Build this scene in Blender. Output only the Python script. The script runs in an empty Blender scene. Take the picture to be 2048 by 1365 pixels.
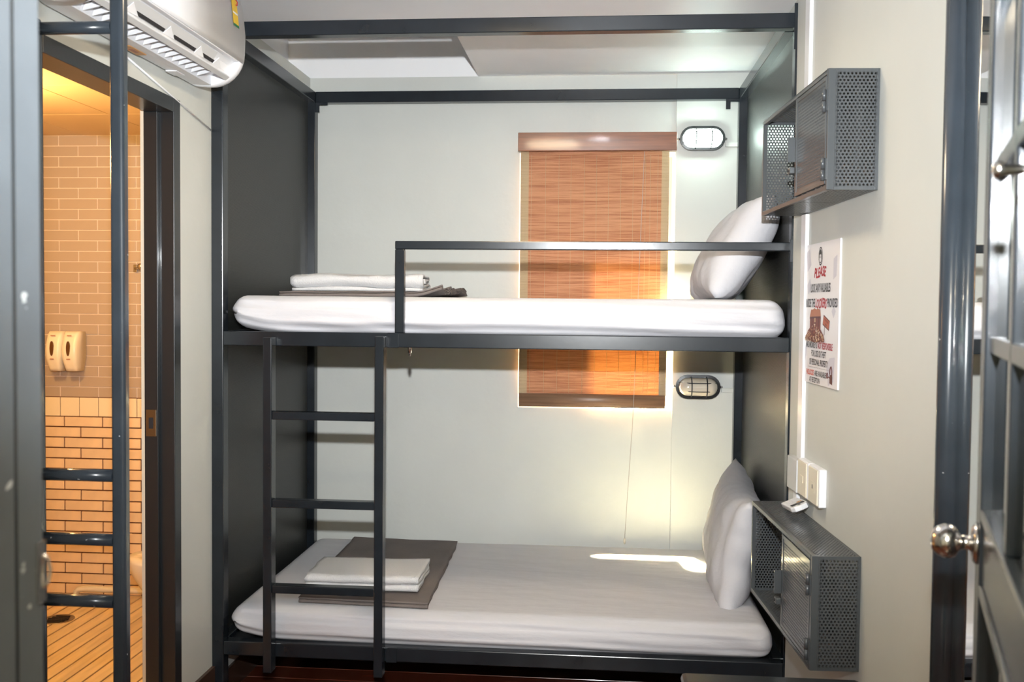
import bpy, bmesh, math, random
from mathutils import Vector, Matrix, noise
import numpy as np

S = bpy.context.scene
COL = S.collection
PI = math.pi

# ------------------------------------------------------------------ camera
cam = bpy.data.cameras.new('camera'); cam_ob = bpy.data.objects.new('camera', cam); COL.objects.link(cam_ob)
yaw, pitch, roll = .0879, -.03672, .00951
fw = Vector((-math.sin(yaw)*math.cos(pitch), math.cos(yaw)*math.cos(pitch), math.sin(pitch)))
r0 = Vector((math.cos(yaw), math.sin(yaw), 0)); u0 = r0.cross(fw)
cr, sr = math.cos(roll), math.sin(roll)
rt = cr*r0 + sr*u0; up = -sr*r0 + cr*u0
cam_ob.matrix_world = Matrix(((rt.x, up.x, -fw.x, 0), (rt.y, up.y, -fw.y, 0), (rt.z, up.z, -fw.z, 1.45), (0, 0, 0, 1)))
cam.sensor_width = 36; cam.lens = 1972.84/2048*36
cam.clip_start = .02; cam.clip_end = 100
cam.dof.use_dof = True; cam.dof.focus_distance = 3.6; cam.dof.aperture_fstop = 5.6
S.camera = cam_ob

# ------------------------------------------------------------------ world, lights, exposure
w = bpy.data.worlds.new('sky'); S.world = w; w.use_nodes = True
w.node_tree.nodes['Background'].inputs['Color'].default_value = (.80, .90, 1.0, 1)
w.node_tree.nodes['Background'].inputs['Strength'].default_value = 5.0

def light(name, kind, loc, energy, color, rot=None, **kw):
    l = bpy.data.lights.new(name, kind); l.energy = energy; l.color = color
    for k, v in kw.items(): setattr(l, k, v)
    o = bpy.data.objects.new(name, l); COL.objects.link(o); o.location = loc
    if rot is not None: o.rotation_euler = rot
    return o
def aim(d): return Vector(d).to_track_quat('-Z', 'Y').to_euler()

light('sun', 'SUN', (0, 8, 6), 650, (1, .80, .47), aim((.05, -.2, -.446)), angle=.10)
light('camera_flash', 'SPOT', (0, .0, 1.735), 500, (.95, .98, 1), aim((-.095, 1, .05)), spot_size=1.36, spot_blend=1.0, shadow_soft_size=.022)
light('room_fill_light', 'AREA', (-.30, 2.75, 2.44), 12, (1, .80, .54), (0, 0, 0), shape='DISK', size=.34)  # added warm ambient fill; no lamp is seen here
light('corridor_fill_light', 'AREA', (-.1, -.4, 2.38), 30, (1, .85, .60), (0, 0, 0), shape='DISK', size=.30)  # added fill from behind the camera, reaching in through the doorway
light('bathroom_light', 'POINT', (-2.45, 3.55, 2.02), 50, (1, .60, .22), shadow_soft_size=.09)
S.view_settings.view_transform = 'Standard'; S.view_settings.look = 'None'
S.view_settings.exposure = .12; S.view_settings.gamma = 1; S.view_settings.use_curve_mapping = False
S.cycles.max_bounces = 8; S.cycles.diffuse_bounces = 6; S.cycles.transparent_max_bounces = 16
S.cycles.sample_clamp_indirect = 300

# ------------------------------------------------------------------ materials
def mat(name, color, rough=.5, metal=0, coat=0, bump=None, var=None, emit=None, spec=.5, chips=None):
    m = bpy.data.materials.new(name); m.use_nodes = True
    nt = m.node_tree; b = nt.nodes['Principled BSDF']
    b.inputs['Base Color'].default_value = (*color, 1); b.inputs['Roughness'].default_value = rough
    b.inputs['Metallic'].default_value = metal; b.inputs['Coat Weight'].default_value = coat
    b.inputs['Coat Roughness'].default_value = .08; b.inputs['Specular IOR Level'].default_value = spec
    tc = nt.nodes.new('ShaderNodeTexCoord')
    def nz(scale, detail=4, stretch=(1, 1, 1)):
        mp = nt.nodes.new('ShaderNodeMapping'); mp.inputs['Scale'].default_value = stretch
        nt.links.new(tc.outputs['Object'], mp.inputs[0])
        n = nt.nodes.new('ShaderNodeTexNoise'); n.inputs['Scale'].default_value = scale; n.inputs['Detail'].default_value = detail
        nt.links.new(mp.outputs[0], n.inputs['Vector']); return n
    last = None
    if var:      # (scale, amount, stretch)
        n = nz(var[0], 5, var[2] if len(var) > 2 else (1, 1, 1))
        rp = nt.nodes.new('ShaderNodeValToRGB'); a = var[1]
        rp.color_ramp.elements[0].position = .3; rp.color_ramp.elements[1].position = .7
        rp.color_ramp.elements[0].color = (*[c*(1-a) for c in color], 1); rp.color_ramp.elements[1].color = (*[min(1, c*(1+a)) for c in color], 1)
        nt.links.new(n.outputs['Fac'], rp.inputs[0]); nt.links.new(rp.outputs[0], b.inputs['Base Color']); last = rp
    if chips:    # (scale, threshold, colour)
        n = nz(chips[0], 3); mr = nt.nodes.new('ShaderNodeMapRange')
        mr.inputs['From Min'].default_value = chips[1]; mr.inputs['From Max'].default_value = chips[1]+.02
        nt.links.new(n.outputs['Fac'], mr.inputs[0])
        mx = nt.nodes.new('ShaderNodeMix'); mx.data_type = 'RGBA'
        mx.inputs[6].default_value = (*color, 1); mx.inputs[7].default_value = (*chips[2], 1)
        if last: nt.links.new(last.outputs[0], mx.inputs[6])
        nt.links.new(mr.outputs[0], mx.inputs[0]); nt.links.new(mx.outputs[2], b.inputs['Base Color'])
    if bump:     # (scale, strength, distance, stretch)
        n = nz(bump[0], 6, bump[3] if len(bump) > 3 else (1, 1, 1))
        bp = nt.nodes.new('ShaderNodeBump'); bp.inputs['Strength'].default_value = bump[1]; bp.inputs['Distance'].default_value = bump[2]
        nt.links.new(n.outputs['Fac'], bp.inputs['Height']); nt.links.new(bp.outputs[0], b.inputs['Normal'])
    if emit:
        b.inputs['Emission Color'].default_value = (*emit[0], 1); b.inputs['Emission Strength'].default_value = emit[1]
    return m

M = {}
M['wall'] = mat('wall_paint', (.625, .64, .605), .55, bump=(28, .25, .004), var=(3, .03))
M['ceil'] = mat('ceiling_paint', (.90, .91, .94), .5, bump=(30, .15, .003), var=(4, .02))
M['white_paint'] = mat('white_wall_paint', (.93, .93, .94), .5, bump=(30, .1, .003))
M['steel'] = mat('dark_slate_steel_paint', (.012, .016, .021), .22, coat=0, bump=(70, .05, .001), var=(9, .18))
M['steel_chip'] = mat('chipped_slate_steel_paint', (.034, .044, .056), .25, coat=.2, bump=(50, .05, .001), var=(9, .15), chips=(60, .74, (.7, .72, .75)))
M['steel_dark'] = mat('charcoal_steel_paint', (.016, .019, .022), .34, coat=.2, bump=(70, .1, .002))
M['locker'] = mat('charcoal_locker_steel', (.080, .088, .094), .32, metal=.2, coat=.3, bump=(120, .12, .001))
M['jamb_paint'] = mat('pale_blue_grey_steel_paint', (.125, .145, .165), .45, coat=.0, bump=(50, .1, .002), var=(9, .12), chips=(40, .70, (.6, .64, .66)))
M['plastic'] = mat('white_plastic', (.84, .85, .88), .32)
M['plastic_cream'] = mat('ivory_plastic', (.80, .74, .60), .35)
M['plastic_grey'] = mat('pale_grey_plastic', (.62, .63, .64), .4)
M['black'] = mat('black_plastic', (.012, .012, .013), .35)
M['dark_void'] = mat('dark_cavity', (.02, .018, .02), .7)
M['sheet'] = mat('white_cotton_sheet', (.62, .62, .66), .85, bump=(9, .35, .012, (1, 3, 3)))
M['pillowcase'] = mat('white_pillowcase', (.60, .60, .635), .85, bump=(14, .5, .012))
M['towel'] = mat('white_terry_towel', (.70, .70, .71), .95, bump=(260, .8, .004))
M['blanket'] = mat('grey_brown_blanket', (.165, .140, .130), .95, bump=(220, .6, .003), var=(6, .12))
M['chrome'] = mat('brushed_chrome', (.72, .70, .68), .18, metal=1)
M['brass_dark'] = mat('aged_latch_metal', (.30, .26, .2), .3, metal=1)
M['valance'] = mat('varnished_red_brown_wood', (.24, .085, .035), .32, coat=.4, var=(6, .25, (1, 1, 14)))
M['valance_edge'] = mat('varnished_wood_moulding', (.33, .13, .045), .25, coat=.6, var=(6, .2, (1, 1, 14)))
M['rail_wood'] = mat('wrapped_brown_bottom_rail', (.30, .17, .10), .4, var=(12, .2, (.3, 1, 8)))
M['cord'] = mat('blind_cord', (.45, .40, .36), .7)
M['floor'] = mat('red_brown_laminate', (.12, .030, .014), .25, coat=.2, var=(5, .4, (1, 12, 1)))
M['base'] = mat('dark_brown_baseboard', (.06, .03, .02), .4, var=(6, .2))
M['tile_up'] = mat('beige_wall_tile', (.44, .36, .29), .35, var=(1.5, .06))
M['tile_sq'] = mat('cream_square_tile', (.86, .76, .56), .3, var=(1.5, .04))
M['tile_low'] = mat('tan_brick_tile', (.80, .62, .42), .35, var=(9, .10))
M['grout_light'] = mat('light_grout', (.80, .70, .60), .8)
M['grout_dark'] = mat('red_brown_grout', (.13, .045, .02), .8)
M['bath_plank'] = mat('oak_look_floor_tile', (.74, .60, .38), .4, var=(4, .14, (9, 1, 1)))
M['bath_paint'] = mat('bathroom_ceiling_paint', (.70, .53, .34), .6)
M['ceramic'] = mat('white_ceramic', (.85, .83, .78), .12)
M['pvc'] = mat('cream_pipe', (.78, .74, .62), .3)
M['lens_on'] = mat('lit_lamp_glass', (.9, .95, .92), .3, emit=((.80, 1.0, .90), 34))
M['lens_off'] = mat('opal_lamp_glass', (.72, .64, .52), .15, coat=.5)
M['poster'] = mat('poster_board', (.78, .78, .82), .4)
M['ink_black'] = mat('black_print', (.02, .02, .022), .5)
M['ink_red'] = mat('red_print', (.42, .01, .02), .5)
M['ink_orange'] = mat('orange_red_print', (.62, .07, .02), .5)
M['ink_ghost'] = mat('faint_grey_print', (.60, .60, .68), .5)
M['ink_brown'] = mat('brown_print', (.20, .055, .04), .5)
M['ink_brown2'] = mat('dark_brown_print', (.11, .03, .03), .5)
M['ink_tan'] = mat('tan_print', (.42, .16, .08), .5)
M['ink_gold'] = mat('gold_print', (.55, .36, .20), .5)
M['ink_cream'] = mat('cream_print', (.75, .62, .48), .5)
M['sign_orange'] = mat('terracotta_print', (.45, .12, .06), .5)
M['label_yellow'] = mat('yellow_print', (.80, .52, .02), .4)
M['label_green'] = mat('green_print', (.01, .16, .06), .4)
M['label_orange'] = mat('orange_sticker', (.62, .30, .08), .4)
M['screen'] = mat('black_display', (.01, .01, .012), .15)
M['mirror'] = mat('mirror_silver', (.93, .94, .93), .015, metal=1)
M['dispenser'] = mat('dispenser_plastic', (.86, .80, .66), .3)
M['window_window'] = mat('amber_soap_window', (.12, .05, .015), .2)
M['outside'] = mat('grey_window_frame', (.35, .34, .32), .4)

def glass_mat():
    m = bpy.data.materials.new('clear_glass'); m.use_nodes = True; nt = m.node_tree; nt.nodes.clear()
    o = nt.nodes.new('ShaderNodeOutputMaterial'); t = nt.nodes.new('ShaderNodeBsdfTransparent'); g = nt.nodes.new('ShaderNodeBsdfGlossy')
    t.inputs[0].default_value = (.90, .93, .90, 1); g.inputs['Roughness'].default_value = .02
    lw_ = nt.nodes.new('ShaderNodeLayerWeight'); lw_.inputs[0].default_value = .5      # same from both sides of the pane
    pw = nt.nodes.new('ShaderNodeMath'); pw.operation = 'POWER'; pw.inputs[1].default_value = 5; nt.links.new(lw_.outputs['Facing'], pw.inputs[0])
    f = nt.nodes.new('ShaderNodeMath'); f.operation = 'MULTIPLY_ADD'; f.inputs[1].default_value = .93; f.inputs[2].default_value = .05; nt.links.new(pw.outputs[0], f.inputs[0])
    x = nt.nodes.new('ShaderNodeMixShader'); nt.links.new(f.outputs[0], x.inputs[0]); nt.links.new(t.outputs[0], x.inputs[1]); nt.links.new(g.outputs[0], x.inputs[2])
    nt.links.new(x.outputs[0], o.inputs[0]); return m
M['glass'] = glass_mat()

def weave_mat(name, c1, c2, trans, back):
    """woven reed blind: fine horizontal reeds, darker flecks, light passing through"""
    m = bpy.data.materials.new(name); m.use_nodes = True; nt = m.node_tree; nt.nodes.clear(); L = nt.links.new
    o = nt.nodes.new('ShaderNodeOutputMaterial'); tc = nt.nodes.new('ShaderNodeTexCoord')
    def noi(sc, st):
        mp = nt.nodes.new('ShaderNodeMapping'); mp.inputs['Scale'].default_value = st; L(tc.outputs['Object'], mp.inputs[0])
        n = nt.nodes.new('ShaderNodeTexNoise'); n.inputs['Scale'].default_value = sc; n.inputs['Detail'].default_value = 5; L(mp.outputs[0], n.inputs['Vector']); return n
    n1 = noi(1, (7, 1, 250)); n2 = noi(1, (1.3, 1, 30))
    rp = nt.nodes.new('ShaderNodeValToRGB'); e = rp.color_ramp.elements
    e[0].position = .32; e[0].color = (*c2, 1); e[1].position = .56; e[1].color = (*c1, 1)
    ad = nt.nodes.new('ShaderNodeMath'); ad.operation = 'MULTIPLY_ADD'; ad.inputs[1].default_value = .7
    sb = nt.nodes.new('ShaderNodeMath'); sb.operation = 'MULTIPLY'; sb.inputs[1].default_value = .3; L(n2.outputs['Fac'], sb.inputs[0])
    L(n1.outputs['Fac'], ad.inputs[0]); L(sb.outputs[0], ad.inputs[2]); L(ad.outputs[0], rp.inputs[0])
    wv = nt.nodes.new('ShaderNodeTexWave'); wv.bands_direction = 'Z'; wv.inputs['Scale'].default_value = 60; L(tc.outputs['Object'], wv.inputs[0])
    bp = nt.nodes.new('ShaderNodeBump'); bp.inputs['Strength'].default_value = .5; bp.inputs['Distance'].default_value = .002; L(wv.outputs['Fac'], bp.inputs['Height'])
    d = nt.nodes.new('ShaderNodeBsdfDiffuse'); L(rp.outputs[0], d.inputs[0]); L(bp.outputs[0], d.inputs['Normal'])
    t = nt.nodes.new('ShaderNodeBsdfTranslucent')
    mc = nt.nodes.new('ShaderNodeMix'); mc.data_type = 'RGBA'; mc.blend_type = 'MULTIPLY'; mc.inputs[0].default_value = 1
    L(rp.outputs[0], mc.inputs[6]); mc.inputs[7].default_value = (*back, 1); L(mc.outputs[2], t.inputs[0])
    x = nt.nodes.new('ShaderNodeMixShader'); x.inputs[0].default_value = trans; L(d.outputs[0], x.inputs[1]); L(t.outputs[0], x.inputs[2])
    L(x.outputs[0], o.inputs[0]); return m
M['reed'] = weave_mat('woven_reed_blind', (.62, .32, .19), (.36, .14, .075), .020, (1, .66, .24))
M['reed_band'] = weave_mat('tan_blind_border_tape', (.56, .42, .27), (.50, .37, .23), .008, (1, .9, .7))
def frosted():
    m = bpy.data.materials.new('frosted_pane'); m.use_nodes = True; nt = m.node_tree; nt.nodes.clear()
    o = nt.nodes.new('ShaderNodeOutputMaterial'); t = nt.nodes.new('ShaderNodeBsdfTranslucent'); t.inputs[0].default_value = (.22, .20, .17, 1)
    nt.links.new(t.outputs[0], o.inputs[0]); return m
M['frost'] = frosted()
def perf_panel():
    """dark sheet steel with a fine punched dot pattern"""
    m = mat('fine_punched_dark_steel', (.014, .015, .015), .38, coat=.03); nt = m.node_tree; b = nt.nodes['Principled BSDF']; L = nt.links.new
    tc = nt.nodes.new('ShaderNodeTexCoord'); mp = nt.nodes.new('ShaderNodeMapping'); mp.inputs['Rotation'].default_value = (PI/4, 0, 0); L(tc.outputs['Object'], mp.inputs[0])
    sx = nt.nodes.new('ShaderNodeSeparateXYZ'); L(mp.outputs[0], sx.inputs[0])
    def s(out):
        a = nt.nodes.new('ShaderNodeMath'); a.operation = 'MULTIPLY'; a.inputs[1].default_value = 2*PI/.0062; L(out, a.inputs[0])
        c = nt.nodes.new('ShaderNodeMath'); c.operation = 'COSINE'; L(a.outputs[0], c.inputs[0]); return c
    p = nt.nodes.new('ShaderNodeMath'); p.operation = 'MULTIPLY'; L(s(sx.outputs['Y']).outputs[0], p.inputs[0]); L(s(sx.outputs['Z']).outputs[0], p.inputs[1])
    mr = nt.nodes.new('ShaderNodeMapRange'); mr.inputs['From Min'].default_value = -.1; mr.inputs['From Max'].default_value = .5; L(p.outputs[0], mr.inputs[0])
    rp = nt.nodes.new('ShaderNodeValToRGB'); rp.color_ramp.elements[0].color = (.024, .026, .024, 1); rp.color_ramp.elements[1].color = (.010, .011, .011, 1)
    L(mr.outputs[0], rp.inputs[0]); L(rp.outputs[0], b.inputs['Base Color'])
    bp = nt.nodes.new('ShaderNodeBump'); bp.invert = True; bp.inputs['Strength'].default_value = .6; bp.inputs['Distance'].default_value = .001; L(mr.outputs[0], bp.inputs['Height']); L(bp.outputs[0], b.inputs['Normal'])
    return m
M['punched'] = perf_panel()

# ------------------------------------------------------------------ helpers
class MB:
    def __init__(s): s.v = []; s.f = []; s.sm = []
    def add(s, vs, fs, smooth=False):
        n = len(s.v); s.v += [tuple(p) for p in vs]; s.f += [tuple(i+n for i in f) for f in fs]; s.sm += [smooth]*len(fs); return s
    def box(s, x0, x1, y0, y1, z0, z1):
        vs = [(x, y, z) for x in (x0, x1) for y in (y0, y1) for z in (z0, z1)]
        return s.add(vs, [(0, 1, 3, 2), (4, 6, 7, 5), (0, 4, 5, 1), (2, 3, 7, 6), (0, 2, 6, 4), (1, 5, 7, 3)])
    def prism(s, prof, plane, a, b, smooth=False):
        """prof: 2D points; plane: axis letter of the extrusion; a, b: extents"""
        def P(q, t):
            return {'x': (t, q[0], q[1]), 'y': (q[0], t, q[1]), 'z': (q[0], q[1], t)}[plane]
        n = len(prof); vs = [P(q, a) for q in prof]+[P(q, b) for q in prof]
        s.add(vs, [(i, (i+1) % n, n+(i+1) % n, n+i) for i in range(n)], smooth)
        s.add(vs, [tuple(range(n))[::-1], tuple(range(n, 2*n))]); return s
    def tube(s, pts, r, n=10, caps=True, smooth=True):
        pts = [Vector(p) for p in pts]; rs = r if isinstance(r, (list, tuple)) else [r]*len(pts)
        vs = []; prev = None
        for i, p in enumerate(pts):
            t = (pts[min(i+1, len(pts)-1)]-pts[max(i-1, 0)]).normalized()
            if prev is None: a = t.orthogonal().normalized()
            else: a = (prev-t*prev.dot(t)).normalized()
            prev = a; b = t.cross(a)
            vs += [p+rs[i]*(math.cos(k*2*PI/n)*a+math.sin(k*2*PI/n)*b) for k in range(n)]
        fs = [(i*n+k, i*n+(k+1) % n, (i+1)*n+(k+1) % n, (i+1)*n+k) for i in range(len(pts)-1) for k in range(n)]
        s.add(vs, fs, smooth)
        if caps: s.add(vs, [tuple(range(n))[::-1], tuple(range((len(pts)-1)*n, len(pts)*n))])
        return s
    def lathe(s, prof, n=24, c=(0, 0, 0), axis='z'):
        vs = []
        for (r, h) in prof:
            for k in range(n):
                a, b = r*math.cos(k*2*PI/n), r*math.sin(k*2*PI/n)
                p = {'z': (a, b, h), 'x': (h, a, b), 'y': (a, h, b)}[axis]; vs.append((p[0]+c[0], p[1]+c[1], p[2]+c[2]))
        return s.add(vs, [(i*n+k, i*n+(k+1) % n, (i+1)*n+(k+1) % n, (i+1)*n+k) for i in range(len(prof)-1) for k in range(n)], True)
    def build(s, name, m, parent=None, bevel=0, seg=2):
        me = bpy.data.meshes.new(name); me.from_pydata(s.v, [], s.f); me.validate()
        bm = bmesh.new(); bm.from_mesh(me); bmesh.ops.remove_doubles(bm, verts=bm.verts, dist=1e-6); bmesh.ops.recalc_face_normals(bm, faces=bm.faces)
        bm.to_mesh(me); bm.free()
        if len(me.polygons) == len(s.sm): me.polygons.foreach_set('use_smooth', s.sm)
        me.materials.append(M[m]); o = bpy.data.objects.new(name, me); COL.objects.link(o)
        if bevel:
            b = o.modifiers.new('edge', 'BEVEL'); b.width = bevel; b.segments = seg; b.limit_method = 'ANGLE'; b.angle_limit = .9
        if parent: o.parent = parent
        return o
def box(name, m, x0, x1, y0, y1, z0, z1, parent=None, bevel=0): return MB().box(x0, x1, y0, y1, z0, z1).build(name, m, parent, bevel)
def tag(o, label, cat, group=None):
    o['label'] = label; o['category'] = cat
    if group: o['group'] = group
    return o
def thing(name, label, cat, loc=(0, 0, 0), rz=0, group=None):
    o = bpy.data.objects.new(name, None); COL.objects.link(o); o.empty_display_size = .05; o.location = loc; o.rotation_euler = (0, 0, rz); return tag(o, label, cat, group)
def struct(o, label=None):
    o['kind'] = 'structure'
    if label: o['label'] = label
    return o
def copy_tree(o, parent=None):
    c = o.copy(); COL.objects.link(c); c.parent = parent
    for ch in list(o.children): copy_tree(ch, c)
    return c
def rbox(name, m, size, r, parent=None, step=.02, disp=None, loc=(0, 0, 0)):
    """rounded box, finely divided so that disp(x,y,z)->(dx,dy,dz) can shape it; size = full size, centred"""
    h = Vector(size)/2; bm = bmesh.new(); vmap = {}
    def coords(H):
        n = max(2, int(2*H/step)); cs = [-H+2*H*i/n for i in range(n+1)]
        ex = [H-r*(1-math.sin(a)) for a in (.2, .5, .8, 1.1)]
        cs = sorted(set([round(c, 5) for c in cs]+[round(e, 5) for e in ex]+[round(-e, 5) for e in ex])); return cs
    X, Y, Z = coords(h.x), coords(h.y), coords(h.z)
    def V(p):
        k = tuple(round(c, 5) for c in p)
        if k not in vmap:
            q = Vector([max(-h[i]+r, min(h[i]-r, p[i])) for i in range(3)]); d = Vector(p)-q
            pos = q+d.normalized()*r if d.length > 1e-9 else Vector(p)
            if disp: pos = pos+Vector(disp(*pos))
            vmap[k] = bm.verts.new(pos)
        return vmap[k]
    def face(A, B, mk):
        for i in range(len(A)-1):
            for j in range(len(B)-1):
                try: bm.faces.new([V(mk(A[i], B[j])), V(mk(A[i+1], B[j])), V(mk(A[i+1], B[j+1])), V(mk(A[i], B[j+1]))]).smooth = True
                except ValueError: pass
    for sg in (-1, 1):
        face(X, Y, lambda a, b: (a, b, sg*h.z)); face(X, Z, lambda a, b: (a, sg*h.y, b)); face(Y, Z, lambda a, b: (sg*h.x, a, b))
    bmesh.ops.recalc_face_normals(bm, faces=bm.faces)
    me = bpy.data.meshes.new(name); bm.to_mesh(me); bm.free(); me.materials.append(M[m])
    o = bpy.data.objects.new(name, me); COL.objects.link(o); o.location = loc
    if parent: o.parent = parent
    return o
def N(x, y, z): return noise.noise(Vector((x, y, z)))

# ================================================================== SETTING
YW = 4.53          # rear wall face
WX0, WX1, WZ0, WZ1 = -.372, .335, .975, 2.15   # window opening
ZC = 2.495
m = MB()
m.box(-3.1, WX0, YW, YW+.2, -.1, 3.3); m.box(WX1, 1.0, YW, YW+.2, -.1, 3.3)
m.box(WX0, WX1, YW, YW+.2, -.1, WZ0); m.box(WX0, WX1, YW, YW+.2, WZ1, 3.3)
wb = MB(); wb.box(-1.457, WX0, YW, YW+.2, -.1, ZC); wb.box(WX1, .66, YW, YW+.2, -.1, ZC)
wb.box(WX0, WX1, YW, YW+.2, -.1, WZ0); wb.box(WX0, WX1, YW, YW+.2, WZ1, ZC)
struct(wb.build('wall_back', 'wall'), 'pale grey-green painted wall behind the bunk bed')
struct(box('trim_1', 'wall', .335, .66, YW-.018, YW, 0, ZC), 'shallow raised strip of wall right of the window')
# lining of the window opening
rv = MB(); e = .004
rv.box(WX0, WX0+e, YW, YW+.2, WZ0, WZ1); rv.box(WX1-e, WX1, YW+.002, YW+.2, WZ0, WZ1); rv.box(WX0, WX1, YW, YW+.2, WZ0, WZ0+e); rv.box(WX0, WX1, YW, YW+.2, WZ1-e, WZ1)
struct(rv.build('trim_2', 'white_paint'), 'white painted reveal of the window opening')
# void (light well) in the ceiling and its white walls
VX0, VX1, VY0 = -1.457, -.565, 3.70
struct(MB().box(VX0, VX1+.02, YW, YW+.2, ZC, 3.2).build('wall_recess_back', 'white_paint'), 'bright white rear face of the ceiling recess')
struct(MB().box(VX0-.06, VX0, VY0-.05, YW+.2, ZC-.2, 3.2).build('wall_recess_left', 'ceil'))
cl = MB(); cl.box(-1.457, .80, .74, VY0, ZC, 3.2); cl.box(VX1, .80, VY0, YW+.2, ZC, 3.2); cl.box(-1.517, VX1, VY0-.02, YW+.2, 3.2, 3.25)
struct(cl.build('ceiling', 'ceil'), 'white ceiling with a deep recess at the left rear')
# right wall: straight behind the bed, slightly angled in front of it
KX = .0595
def xw(y): return .652-KX*(y-3.1)
RW = math.atan(KX)
rw = MB(); rw.prism([(xw(.74), .74), (xw(3.345), 3.345), (.657, 3.352), (.657, YW+.2), (.95, YW+.2), (.95, .74)], 'z', -.05, 3.2)
struct(rw.build('wall_right', 'wall'), 'pale grey-green wall carrying the lockers and the poster')
# left wall with the bathroom doorway
LX0, LX1 = -1.44, -1.353
DY0, DY1, DZ = 2.25, 3.083, 2.094
lw = MB(); lw.box(LX0, LX1, .74, DY0, -.05, ZC); lw.box(LX0, LX1, DY1, YW+.2, -.05, ZC); lw.box(LX0, LX1, DY0, DY1, DZ, ZC)
struct(lw.build('wall_left', 'wall'), 'pale grey wall between the bathroom doorway and the bunk bed')
# floor of planks
fl = struct(box('floor', 'grout_dark', -1.44, .95, -1.3, YW+.2, -.06, -.012), 'red-brown laminate floor under the bed')
pm = None
for i in range(34):
    y = .76+i*.112
    if pm is None:
        p = box('floor_plank', 'floor', -1.353, .83, 0, .110, -.012, 0, fl, .0015); pm = p
    else:
        p = pm.copy(); COL.objects.link(p)
    p.location = (0, y, 0)
struct(box('baseboard_left', 'base', LX1, LX1+.012, 3.083, 3.349, 0, .158), 'dark brown baseboard beside the bathroom doorway')
struct(MB().box(LX1, LX1+.012, .92, 2.25, 0, .158).build('baseboard_left', 'base'))
# entrance partition, corridor
pt = MB(); pt.box(-1.44, -.56, .76, .90, -.05, ZC); pt.box(.40, .95, .70, .80, -.05, ZC); pt.box(-.56, .40, .76, .90, 2.12, ZC)
struct(pt.build('wall_front', 'wall'))
co = MB(); co.box(-1.5, 1.2, -1.35, -1.3, -.05, 2.45); co.box(-1.5, -1.44, -1.3, .76, -.05, 2.45); co.box(.95, 1.2, -1.3, .74, -.05, 2.45)
struct(co.build('wall_corridor', 'wall')); struct(box('ceiling_corridor', 'ceil', -1.5, 1.2, -1.35, .76, 2.42, 2.50))
# entrance door frame, lock side, close to the camera
jb = MB(); jb.prism([(-.60, .76), (-.54, .76), (-.54, .915), (-.60, .915)], 'z', 0, 2.12)
jo = struct(jb.build('door_frame_entrance', 'jamb_paint', None, .002), 'blue-grey steel entrance door frame close to the camera')
box('groove_shade', 'steel_dark', -.5408, -.5398, .868, .873, 0, 2.12, jo)  # thin dark strip painting in the shade of a groove in the jamb
sp = MB(); sp.box(-.5405, -.538, .902, .9165, 1.155, 1.215); sp.tube([(-.538, .912, 1.168), (-.535, .915, 1.174), (-.534, .917, 1.185), (-.535, .915, 1.196), (-.538, .912, 1.202)], .0016, 8)
sp.build('strike_plate', 'chrome', jo)

# ------------------------------------------------------------------ bathroom shell
BY = 4.95; BZ = -.1; BC = 2.31
bw = MB(); bw.box(-3.2, -1.38, BY, BY+.1, BZ-.05, BC+.05)
bwo = struct(bw.build('wall_bathroom_back', 'grout_light'), 'tiled far wall of the bathroom')
box('grout_bed', 'grout_dark', -3.1, -1.44, BY-.003, BY, BZ, .945, bwo)
b2 = MB(); b2.box(-3.2, -3.1, 1.9, BY, BZ-.05, BC+.05); b2.box(-3.1, -1.44, 1.9, 2.0, BZ-.05, BC+.05); b2.box(-1.44, -1.38, YW+.2, BY+.1, BZ-.05, BC+.05)
struct(b2.build('wall_bathroom_side', 'tile_up'))
bcl = MB()
bco = struct(box('ceiling_bathroom', 'bath_paint', -3.2, -1.44, 1.9, BY+.1, BC+.006, BC+.06))
for i in range(4):
    for j in range(5):
        box('ceiling_panel', 'bath_paint', -3.1+i*.42, -3.1+i*.42+.416 if i < 3 else -1.44, 2.0+j*.6, min(2.0+j*.6+.596, BY), BC, BC+.006, bco, .001)
bf = struct(box('floor_bathroom', 'grout_dark', -3.2, -1.353, 1.9, BY+.1, BZ-.05, BZ-.006), 'bathroom floor of narrow oak-look tiles')
for i in range(23):
    x = -3.1+i*.0735
    pl = box('floor_tile', 'bath_plank', x, min(x+.0655, -1.441), 2.0+.3*(i % 3)-.6 if i % 3 else 2.0, BY-.004, BZ-.006, BZ, bf, .001)
struct(box('trim_3', 'bath_plank', -1.44, -1.353, DY0+.045, DY1-.045, -.05, .004), 'threshold of the bathroom doorway')
# tiles
rnd = random.Random(3)
def tiles(z0, z1, rows, pitch, phaseA, phaseB, name, mt, gap, th=.0085):
    ch = (z1-z0)/rows; cache = {}; rest = MB()
    for k in range(rows):
        z = z0+k*ch; ph = phaseA if k % 2 else phaseB; x = ph-math.ceil((ph+3.1)/pitch)*pitch
        while x < -1.44:
            a, b = max(x+gap/2, -3.1), min(x+pitch-gap/2, -1.442)
            if b-a > .01:
                jit = rnd.uniform(0, .0008)
                if b > -3.02 and a < -2.28:
                    key = round(b-a, 4)
                    if key not in cache:
                        o = box(name, mt, 0, b-a, -th, 0, gap/2, ch-gap/2, bwo, .0012); cache[key] = o
                    else: o = cache[key].copy(); COL.objects.link(o)
                    o.location = (a, BY-.001-jit, z)
                else: rest.box(a, b, BY-th-.001-jit, BY, z+gap/2, z+ch-gap/2)
            x += pitch
    if rest.v:
        o = rest.build(name+'_field', mt, bwo, .0012); o['kind'] = 'stuff'
tiles(.943, 2.31, 25, .2095, -2.713, -2.819, 'wall_tile', 'tile_up', .0042, .0022)
tiles(.842, .943, 1, .1047, -2.713, -2.713, 'square_tile', 'tile_sq', .0035, .006)
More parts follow.
